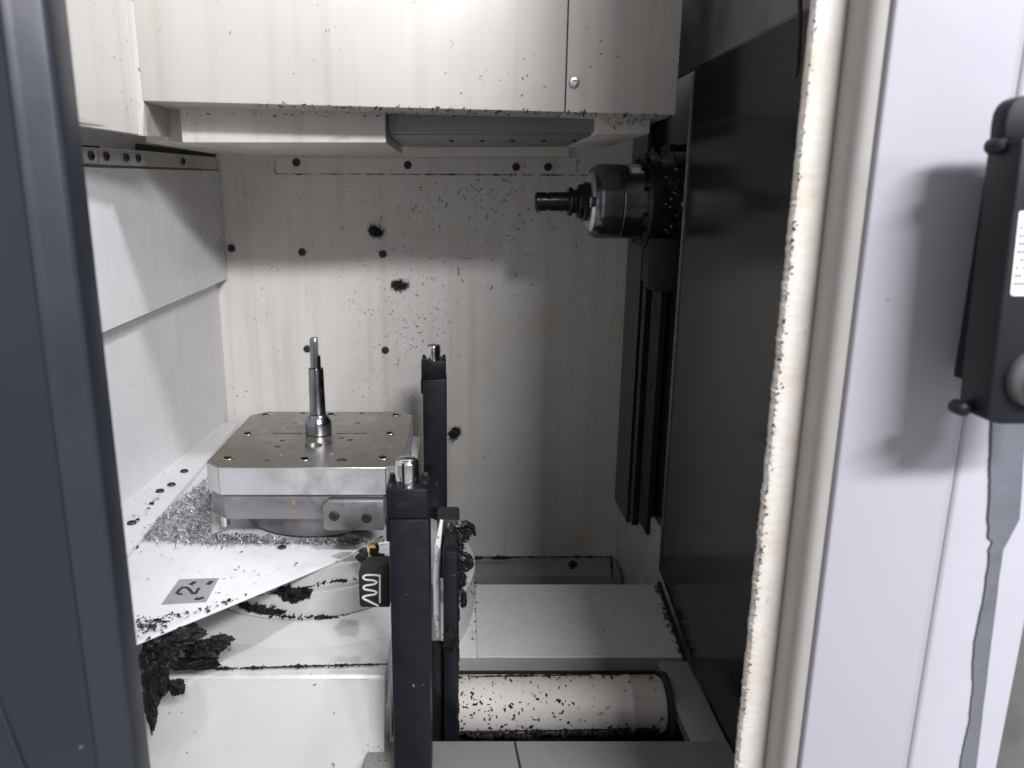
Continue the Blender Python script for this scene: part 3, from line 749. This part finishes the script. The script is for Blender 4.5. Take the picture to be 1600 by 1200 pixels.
p2.location = (pr.x, 1.98, H-1.25+(pr.z-pf.z))
p2['label'] = 'black clamp post with steel pin standing behind the pallet by the rear wall'

# narrow bar beside the front post and its chip covered bracket
ab = thing('arm_bar', (-.012, 1.3, H-1.3), 'narrow black arm bar crusted with chips beside the front post', 'arm')
xr = P(715, 1000, y=1.26).x
obj('bar', box(nb(), xr-.026, xr, 1.26, 1.30, H-1.30, P(705, 862, y=1.26).z, .003), M['post'], ab)
obj('bracket', box(nb(), xr-.040, xr+.004, 1.40, 1.47, P(710,905,y=1.40).z, P(710,812,y=1.40).z, .006), M['rubber'], ab)
obj('link', prism(nb(), [Vector((xr-.024,1.27,P(705,862,y=1.26).z-.004)), Vector((xr-.024,1.45,P(705,812,y=1.45).z-.004)), Vector((xr-.024,1.45,P(705,905,y=1.45).z)), Vector((xr-.024,1.27,P(705,960,y=1.27).z))], (.022,0,0), .002), M['oxide'], ab)
fz = P(690, 1004, y=1.29).z
obj('rear_plate', box(nb(), P(664,1000,y=1.29).x, xr-.0265, 1.285, 1.298, H-1.30, fz, .002), M['oxide'], ab)
pts = [P(690,812,y=1.36), P(684,850,y=1.34), P(682,900,y=1.32), P(683,960,y=1.31), P(686,1010,y=1.30)]
obj('wiper', tube(nb(), pts, [.003,.0060,.0070,.0065,.003], 8), M['cover'], ab)
pts = [P(716,822,y=1.4), P(728,817,y=1.4), P(738,822,y=1.41), P(742,836,y=1.42)]
obj('hose', tube(nb(), pts, [.006,.006,.005,.003], 8), M['rubber'], ab)
bm = nb()
for q, y, rad in (((722,830),1.42,(.020,.02,.018)), ((712,850),1.38,(.016,.02,.022)), ((726,878),1.40,(.016,.015,.02)), ((718,905),1.38,(.012,.015,.02)), ((724,935),1.40,(.006,.01,.018)), ((703,1000),1.255,(.010,.006,.02)), ((712,920),1.30,(.008,.01,.03))):
    mass(bm, P(*q, y=y), rad, q[1], 60, .016)
for k in range(48):
    z = P(715, 880+k*6.2, y=1.26).z; lump(bm, (xr+.0002, 1.272, z), (.0018+.0022*random.random()**2, .008, .006+.006*random.random()), k, 2, .6, 3)
tag(obj('chip_crust', bm, M['sludge']), 'black crust of chips on the narrow arm bar right of the front post', 'chip crust', kind='stuff')
bm = nb()
pts = [P(random.gauss(716,12), random.uniform(815,930), y=1.385) for _ in range(60)]
scatter(bm, pts, (0,-1,.3), .005, .013, thick=.5, tilt=.6)
pts = [P(random.gauss(686,4), random.uniform(830,1000), y=1.295) for _ in range(40)]
scatter(bm, pts, (0,-1,.3), .003, .007, thick=.5, tilt=.6)
tag(obj('metal_chips', bm, M['chipgrey']), 'silvery chips stuck in the black crust right of the front post', 'metal chips', kind='stuff')

# ================================================================== SENSOR BOX WITH LOGO, BRASS FITTING
yb2 = 1.18
a, c = P(560, 891, y=yb2), P(609, 949, y=yb2)
sb = thing('sensor_box', ((a.x+c.x)/2, yb2, c.z), 'small black box printed with a white zigzag emblem beside the front post', 'sensor')
pts = [Vector((a.x,yb2,c.z+.004)), Vector((a.x+.004,yb2,c.z)), Vector((c.x,yb2,c.z)), Vector((c.x,yb2,a.z+.012)), Vector((a.x+.012,yb2,a.z+.010)), Vector((a.x+.003,yb2,a.z)), Vector((a.x,yb2,a.z-.004))]
obj('case', prism(nb(), pts, (0,.03,0), .0012), M['rubber'], sb)
lg = [(594.5,899),(570,899),(568,902),(571,905),(590,907.5),(590,911),(569,913.5),(569,917),(590,920),(590,924),(569,936.5),(568,939),(592,945)]
zx = lambda X, Y: P(200+X*420/1600, 780+Y*420/1600, y=yb2-.0006)
def ribbon(bm, pts, w, dy=.0008):
    for i in range(len(pts)-1):
        p, q = pts[i], pts[i+1]; d = (q-p); d.y = 0; n = Vector((d.z,0,-d.x)).normalized()*w/2; e = d.normalized()*w*.3
        prism(bm, [p-e+n, q+e+n, q+e-n, p-e-n], (0,dy*(1+.02*i)*-1,0))
zx = lambda X, Y: P(545+X/15, 880+Y/15, y=yb2-.0006)
path = spline([(735,310),(690,285),(560,272),(400,278),(335,325),(390,378),(580,400),(652,445),(580,490),(400,518),(345,562),(395,612),(580,640),(652,682),(590,728),(420,752),(330,792),(375,838)], 3)+[(690,990)]
lo = nb(); ribbon(lo, [zx(*q) for q in path], .0030); obj('emblem', lo, M['logo'], sb, False)
lo = nb(); ribbon(lo, [zx(725,270), zx(728,920)], .0028, .0005); obj('emblem_bar', lo, M['logo'], sb, False)
c = P(583, 856, y=1.24)
bf = thing('brass_fitting', c-Vector((0,0,.03)), 'small brass hose fitting between the clamp block and the black box', 'pipe fitting')
obj('nut', lathe(nb(), [(.004,-.010),(.0095,-.009),(.0105,-.004),(.0105,.004),(.008,.009),(.003,.010)], c, 'Z', 6), M['brass'], bf, False)
obj('stem', lathe(nb(), [(.003,-.030),(.0065,-.030),(.0065,-.022),(.0085,-.021),(.0085,-.0105),(.003,-.0103)], c, 'Z', 18), M['brass'], bf)
for q, y, rad, n, txt in (((575,868),1.33,(.020,.02,.012),30,'dark chip lump above the black emblem box, left of the brass fitting'), ((548,843),1.41,(.022,.015,.009),30,'dark chip lump under the two screw clamp block'), ((597,882),1.24,(.010,.012,.020),16,'dark chip lump wedged between the brass fitting and the front post')):
    bm = nb(); mass(bm, P(*q, y=y), rad, q[0], n, .011); tag(obj('chip_clump', bm, M['chipdark']), txt, 'chip clump')

# ================================================================== DECK, SLOPED COVER, TUBE
ZK = H-.955
deck = setting('floor', (.2, 1.3, ZK), 'beige painted chamber floor with a trough for the round tube')
xt = P(1036, 1100, z=H-.99).x
obj('floor_sheet', box(nb(), -.16, XR-.002, .70, 1.198, ZK-.01, ZK, .002), M['beige'], deck)
obj('rear_lip', box(nb(), -.12, .4775, 1.4505, 1.456, H-1.12, H-.9545, .0015), M['beige'], deck)
obj('trough_end', box(nb(), xt+.010, XR-.002, 1.1985, 1.4495, ZK-.012, ZK-.002, .003), M['beige'], deck)
obj('trough', box(nb(), -.16, xt+.06, 1.19, 1.45, H-1.12, H-1.10), M['rubber'], deck)
obj('trough_wall', box(nb(), -.16, xt+.008, 1.4440, 1.4500, H-1.0995, H-.982), M['rubber'], deck)
obj('trough_wall', box(nb(), -.16, xt+.008, 1.190, 1.1975, H-1.10, ZK-.0105), M['rubber'], deck)
obj('trough_lip', box(nb(), -.16, xt+.004, 1.372, 1.4435, H-1.01, H-.986, .002), M['rubber'], deck)
obj('seam_strip', prism(nb(), [P(803,1160,z=ZK+.0003), P(806,1160,z=ZK+.0003), P(817,1210,z=ZK+.0003), P(813,1210,z=ZK+.0003)], (0,0,.0015)), M['gap'], deck)
yt, zt_ = 1.352, H-.992
tubeT = thing('tube_cover', (.1, yt, zt_-.06), 'off white round tube lying in the floor trough, flecked with black chips', 'tube')
obj('tube', lathe(nb(), [(.03,-.115),(.056,-.115),(.056,xt-.075),(.0565,xt-.074),(.0575,xt-.070),(.0565,xt-.066),(.056,xt-.065),(.056,xt-.012),(.052,xt-.004),(.03,xt-.003)], (0,yt,zt_), 'X', 72), M['tube'], tubeT)
obj('end_ring', lathe(nb(), [(.03,xt-.0025),(.058,xt-.0025),(.062,xt),(.062,xt+.008),(.03,xt+.008)], (0,yt,zt_), 'X', 64), M['rubber'], tubeT)
bm = nb()
def tubep(px, py, r=.0565):
    d = ray(px, py); o = Vector((0,0,H)); oy, oz = o.y-yt, o.z-zt_
    a = d.y**2+d.z**2; b = 2*(oy*d.y+oz*d.z); c = oy*oy+oz*oz-r*r; q = b*b-4*a*c
    if q < 0: return None
    return o+d*((-b-math.sqrt(q))/(2*a))
for _ in range(150):
    x = min(1030, 716+abs(random.gauss(70, 80))); p = tubep(x, random.uniform(1054, 1140))
    if p: n = Vector((0, p.y-yt, p.z-zt_)); scatter(bm, [p], n, .003, .010, thick=.5)
for _ in range(140):
    x = random.uniform(716, 1030); p = tubep(x, random.gauss(1141, 4)+(x-870)*-.02)
    if p: n = Vector((0, p.y-yt, p.z-zt_)); scatter(bm, [p], n, .004, .011, thick=.5, tilt=.2)
for yy, r0_, r1_ in ((1146, .003, .011), (1141, .002, .008), (1055.5, .001, .005)):
    dp = [q for q in [tubep(x, yy-(x-870)*.015) for x in range(716, 1034, 12)] if q]
    if len(dp) > 3: crust(bm, dp, r0_, r1_, 200, .35, (0,-.6,.8))
for _ in range(50):
    p = tubep(random.uniform(716, 1030), random.gauss(1058, 2))
    if p: n = Vector((0, p.y-yt, p.z-zt_)); scatter(bm, [p], n, .006, .014, thick=.6)
tag(obj('metal_chips', bm, M['sludge']), 'black chips scattered over the round tube in the floor trough', 'metal chips', kind='stuff')

wc = thing('way_cover', (.25, 1.6, H-1.0), 'off white sloped sheet cover behind the floor trough', 'way cover')
x0 = P(742, 912, y=1.674).x; x1 = P(1034, 911, x=.4865).x
pts = [Vector((x0, 1.674, H-.90)), Vector((x0, 1.452, H-.95)), Vector((x0, 1.4505, H-.9542)), Vector((x0, 1.68, H-.9542))]
obj('sloped_sheet', prism(nb(), pts, (.478-x0,0,0), .003), M['base'], wc)
pts = [Vector((-.12, 1.676, H-.902)), Vector((-.12, 1.454, H-.952)), Vector((-.12, 1.4525, H-.9544)), Vector((-.12, 1.68, H-.9544))]
obj('end_sheet', prism(nb(), pts, (x0-.0002+.12,0,0), .001, 1), M['base'], wc)
pts = [Vector((.4785, 1.68, H-.897)), Vector((.4785, 1.445, H-.950)), Vector((.4785, 1.445, H-.962)), Vector((.4785, 1.68, H-.92))]
obj('edge_seal', prism(nb(), pts, (.009,0,0), .001, 1), M['rubber'], wc)
obj('rear_drop', box(nb(), -.12, .475, 1.682, 1.70, H-1.35, H-.93), M['beige'], wc)
bm = nb()
pts = [Vector((.474+random.gauss(0,.004), y, H-.90-(1.674-y)*.225+.001)) for y in [random.uniform(1.46,1.67) for _ in range(60)]]
scatter(bm, pts, (0,-.2,1), .005, .014, thick=.6)
pts = [Vector((.478-random.random()*.02, random.uniform(1.55,1.75), H-.90+random.random()*.05)) for _ in range(40)]
crust(bm, [P(742,872,y=YB-.142), P(860,870,y=YB-.142), P(955,870,y=YB-.142), P(957,905,y=YB-.142)], .0012, .007, 240, .25)
lump(bm, P(895,882,y=YB-.146), (.012,.006,.012), 4, 3, .6, 3)
scatter(bm, line_pts([(742,872),(860,870),(955,870),(957,905)], 40, 2.2, y=YB-.142), (0,-1,.4), .006, .016, thick=.3)
scatter(bm, line_pts([(740,900),(742,945),(740,1000)], 25, 2, y=1.5), (0,-1,.4), .004, .009, thick=.5)
tag(obj('metal_chips', bm, M['chipdark']), 'dark chips along the edges of the sloped floor cover', 'metal chips', kind='stuff')
# sump floor far below
struct('sump', box(nb(), -.8, .6, .9, YB+.02, H-1.42, H-1.40), M['beige'], 'dark sump below the rear wall')

# ================================================================== LEFT DARK DOOR
YD = .60
ld = thing('machine_door', (-.45, YD, H-1.4), 'dark slate sliding door edge standing open at the left', 'door')
xe = P(170, 600, y=YD+.03).x
xk = P(90, 600, y=YD).x
zlo, zhi = H-1.2, H+.8
pts = [(xe, .0), (xe-.003, -.004), (xk+.006, -.010), (xk, -.013), (xk-.004, -.009), (xk-.10, -.006), (xk-.32, -.004), (xk-.32, .03), (xe, .03)]
obj('panel', prism(nb(), [Vector((x, YD+y, zlo)) for x, y in pts], (0,0,zhi-zlo), .0012, 2), M['door'], ld)
a = P(-20, 1040, y=YD-.012); c = P(34, 1200, y=YD-.012)
obj('trim_bead', tube(nb(), [P(-30,1020,y=YD-.006), P(0,1105,y=YD-.007), P(20,1160,y=YD-.008), P(42,1215,y=YD-.008)], .0022, 8), M['door'], ld)

# ================================================================== RIGHT FRAME AND DOOR
YJ = .80
fr = thing('door_frame', (.36, YJ, H-1.4), 'white door frame post with rough grimy lip at the right of the chamber', 'door frame')
xj = lambda px: P(px, 600, y=YJ).x
# rough lip with a ragged inner edge
t = nb(); n = 900; zz0, zz1 = zlo, zhi
va = []
for i in range(n+1):
    z = zz0+(zz1-zz0)*i/n
    dens = .3+.7*min(1, max(0, (H+.05-z)*4+.2))
    nz_ = lambda f, a: noise.noise(Vector((a*7.3, a, z*f)))
    rag = (.0012*nz_(330, 1)+.0010*nz_(760, 2)+.0012*nz_(50, 3))*dens
    bx = xj(1213)+rag
    va.append([t.verts.new((bx+.004, YJ+.020, z)), t.verts.new((bx, YJ+.006+.0008*nz_(300,4), z)), t.verts.new((bx+.0020+.0010*nz_(420,5), YJ+.0010+.0008*nz_(380,6), z)),
               t.verts.new((bx+.006, YJ-.0005+.0007*nz_(300,7)*dens, z)), t.verts.new((xj(1233), YJ-.001+.0005*nz_(180,8), z)), t.verts.new((xj(1254), YJ-.0018, z)), t.verts.new((xj(1259), YJ-.0002, z)), t.verts.new((xj(1259), YJ+.02, z))])
for i in range(n):
    for k in range(7): t.faces.new((va[i][k], va[i][k+1], va[i+1][k+1], va[i+1][k]))
bmesh.ops.recalc_face_normals(t, faces=t.faces[:])
obj('rough_lip', t, M['lip'], fr)
t = nb()
for _ in range(260):
    z = random.uniform(H-.6, H-.02) if random.random() < .85 else random.uniform(H, H+.3)
    scatter(t, [Vector((xj(1213)+abs(random.gauss(0,.0022))+.0004, YJ+.0002, z))], (-.4,-1,0), .0015, .0042, thick=.7, tilt=.5)
tag(obj('metal_chips', t, M['chipdark']), 'tiny dark chips along the ragged inner lip of the door frame', 'metal chips', kind='stuff')
pf_ = lambda px, y: (P(px, 600, y=y).x, y)
prof = [pf_(1259.5, .8005), pf_(1266, .787), pf_(1274, .775), pf_(1282, .765), pf_(1289, .758), pf_(1297, .7525), pf_(1306, .7495), pf_(1317, .748), pf_(1319.5, .751), pf_(1319.5, .80), pf_(1300, .84), pf_(1259.5, .84)]
prof = [(x, y) for x, y in prof[:9]] + [(prof[8][0]-.004, .84), (prof[0][0]+.001, .84)]
obj('channel', prism(nb(), [Vector((x, y, zlo)) for x, y in prof], (0,0,zhi-zlo)), M['frame'], fr)
obj('shadow_gap', box(nb(), P(1317,600,y=.757).x, P(1329,600,y=.757).x, .757, .80, zlo, zhi), M['gap'], fr)
# return wall behind the frame that closes the chamber
obj('return_wall', box(nb(), xj(1262), .58, YJ+.0405, YJ+.06, zlo, zhi), M['frame'], fr)

rd = thing('machine_door', (.5, .745, H-1.4), 'pale lavender grey sliding door with black handle at the right', 'door')
YQ = .742
xq = lambda px, row=600: P(px, row, y=YQ).x
prof = [(xq(1326)+.0, YQ+.03), (xq(1326), YQ+.002), (xq(1329), YQ), (xq(1500), YQ-.004), (xq(1508), YQ-.006), (xq(1508), YQ+.03)]
obj('side_panel', prism(nb(), [Vector((x, y, zlo)) for x, y in prof], (0,0,zhi-zlo), .0008, 1), M['panel'], rd)
prof = [(xq(1508)+.0004, YQ+.03), (xq(1508)+.0004, YQ-.0062), (xq(1514), YQ-.009), (xq(1655), YQ-.013), (xq(1660), YQ-.010), (xq(1660), YQ+.03)]
obj('front_panel', prism(nb(), [Vector((x, y, zlo)) for x, y in prof], (0,0,zhi-zlo), .0008, 1), M['panelw'], rd)
# cast shadow below the handle, shaped as a flat grey strip on the panel
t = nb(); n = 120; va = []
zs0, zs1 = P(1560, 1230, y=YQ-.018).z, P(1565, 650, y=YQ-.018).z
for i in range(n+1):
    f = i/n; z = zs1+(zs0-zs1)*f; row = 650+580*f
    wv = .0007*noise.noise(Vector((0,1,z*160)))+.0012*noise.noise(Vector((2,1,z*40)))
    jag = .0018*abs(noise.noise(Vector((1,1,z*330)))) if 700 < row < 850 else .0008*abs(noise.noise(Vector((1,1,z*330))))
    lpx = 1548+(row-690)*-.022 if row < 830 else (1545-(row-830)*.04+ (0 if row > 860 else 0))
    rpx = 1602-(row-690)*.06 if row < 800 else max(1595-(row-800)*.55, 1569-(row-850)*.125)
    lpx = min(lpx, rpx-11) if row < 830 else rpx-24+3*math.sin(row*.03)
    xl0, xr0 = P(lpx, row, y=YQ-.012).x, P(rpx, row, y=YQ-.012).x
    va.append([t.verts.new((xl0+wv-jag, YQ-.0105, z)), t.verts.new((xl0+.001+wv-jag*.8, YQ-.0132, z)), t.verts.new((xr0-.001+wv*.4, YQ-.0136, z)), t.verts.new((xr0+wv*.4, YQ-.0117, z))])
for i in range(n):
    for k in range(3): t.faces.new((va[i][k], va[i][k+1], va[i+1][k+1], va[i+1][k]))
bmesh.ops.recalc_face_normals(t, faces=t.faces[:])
obj('shadow_strip', t, M['handle_shade'], rd)
# handle
YH = .63
h0 = P(1545, 215, y=YH); h1 = P(1496, 650, y=YH)
xl = (P(1547,230,y=YH).x+P(1497,640,y=YH).x)/2
zt0 = P(1560,160,y=YH).z; zb0 = P(1500,664,y=YH).z
zh0 = P(1550,215,y=YH).z
hx1 = xl+.12
xb_, xt_ = P(1499,645,y=YH+.036).x, P(1547,225,y=YH+.036).x
pts = [Vector((xb_, YH, zb0+.004)), Vector((xb_+.012, YH, zb0)), Vector((hx1, YH, zb0)), Vector((hx1, YH, zh0)), Vector((xt_, YH, zh0))]
hd = obj('handle', prism(nb(), pts, (0,.040,0), .003, 3), M['handle'], rd)
hd['label'] = 'black box shaped door handle with knob and label'
obj('mount', box(nb(), xl+.060, hx1-.01, YH+.0405, YQ-.0145, zb0+.02, zh0-.02), M['handle'], hd)
pts = [P(1566,213,y=YH+.004)] 
yt_ = YH+.020
tp = [P(x, y, y=yt_) for x, y in ((1570,214.5),(1572,190),(1576,172),(1583,160),(1592,153),(1606,148))]
tp[0].z = zh0+.0006
obj('rounded_top', prism(nb(), tp+[Vector((hx1-.004, yt_, tp[-1].z)), Vector((hx1-.004, yt_, zh0+.0006))], (0,.019,0), .0015), M['handle'], hd)
for q in ((1557,228),(1499,637)):
    c = P(*q, y=YH+.026); obj('peg', lathe(nb(), [(.003,-.010),(.0055,-.008),(.0065,-.004),(.0065,.006),(.004,.010)], c, 'Y', 24), M['handle'], hd)
a = P(1592, 330, y=YH-.0004); c = P(1579, 462, y=YH-.0004)
st = obj('sticker', prism(nb(), [Vector((P(1592,330,y=YH).x, YH-.0008, a.z)), Vector((P(1578,458,y=YH).x, YH-.0008, c.z+.002)), Vector((P(1581,462,y=YH).x, YH-.0008, c.z)), Vector((hx1-.015, YH-.0008, c.z)), Vector((hx1-.015, YH-.0008, a.z))], (0,.0006,0)), M['sticker'], hd)
kc = P(1618, 590, y=YH)
obj('knob', lathe(nb(), [(.012,-.018),(.0165,-.0175),(.0180,-.0155),(.0185,-.013),(.0235,-.009),(.0250,-.0065),(.0250,-.0004),(.010,-.0003)], kc, 'Y', 56), M['knob'], hd)
for k in range(9):
    q = P(1592-k*1.4, 343+k*12.5, y=YH-.0015)
    for c_ in range(4):
        if (k*7+c_*3) % 5 == 0: continue
        b = nb(); box(b, q.x+.0024+c_*.0030, q.x+.0024+c_*.0030+.0016, YH-.0012, YH-.0009, q.z-.0016, q.z+.0012); obj('print', b, M['ink'], st, False)

# dark machine side beyond the door
struct('side_wall', box(nb(), .56, 1.6, .90, .92, zlo, zhi), M['upper'], 'dark machine side beyond the pale door')
# chamber roof, room floor: outside the frame
struct('roof', box(nb(), -.85, .6, .95, YB+.03, H+1.60, H+1.62), M['white'], 'white roof sheet of the machine chamber')
struct('workshop_floor', box(nb(), -6, 6, -6, 6, H-1.52, H-1.50), M['floor'], 'grey workshop floor')
S.cycles.max_bounces = 8
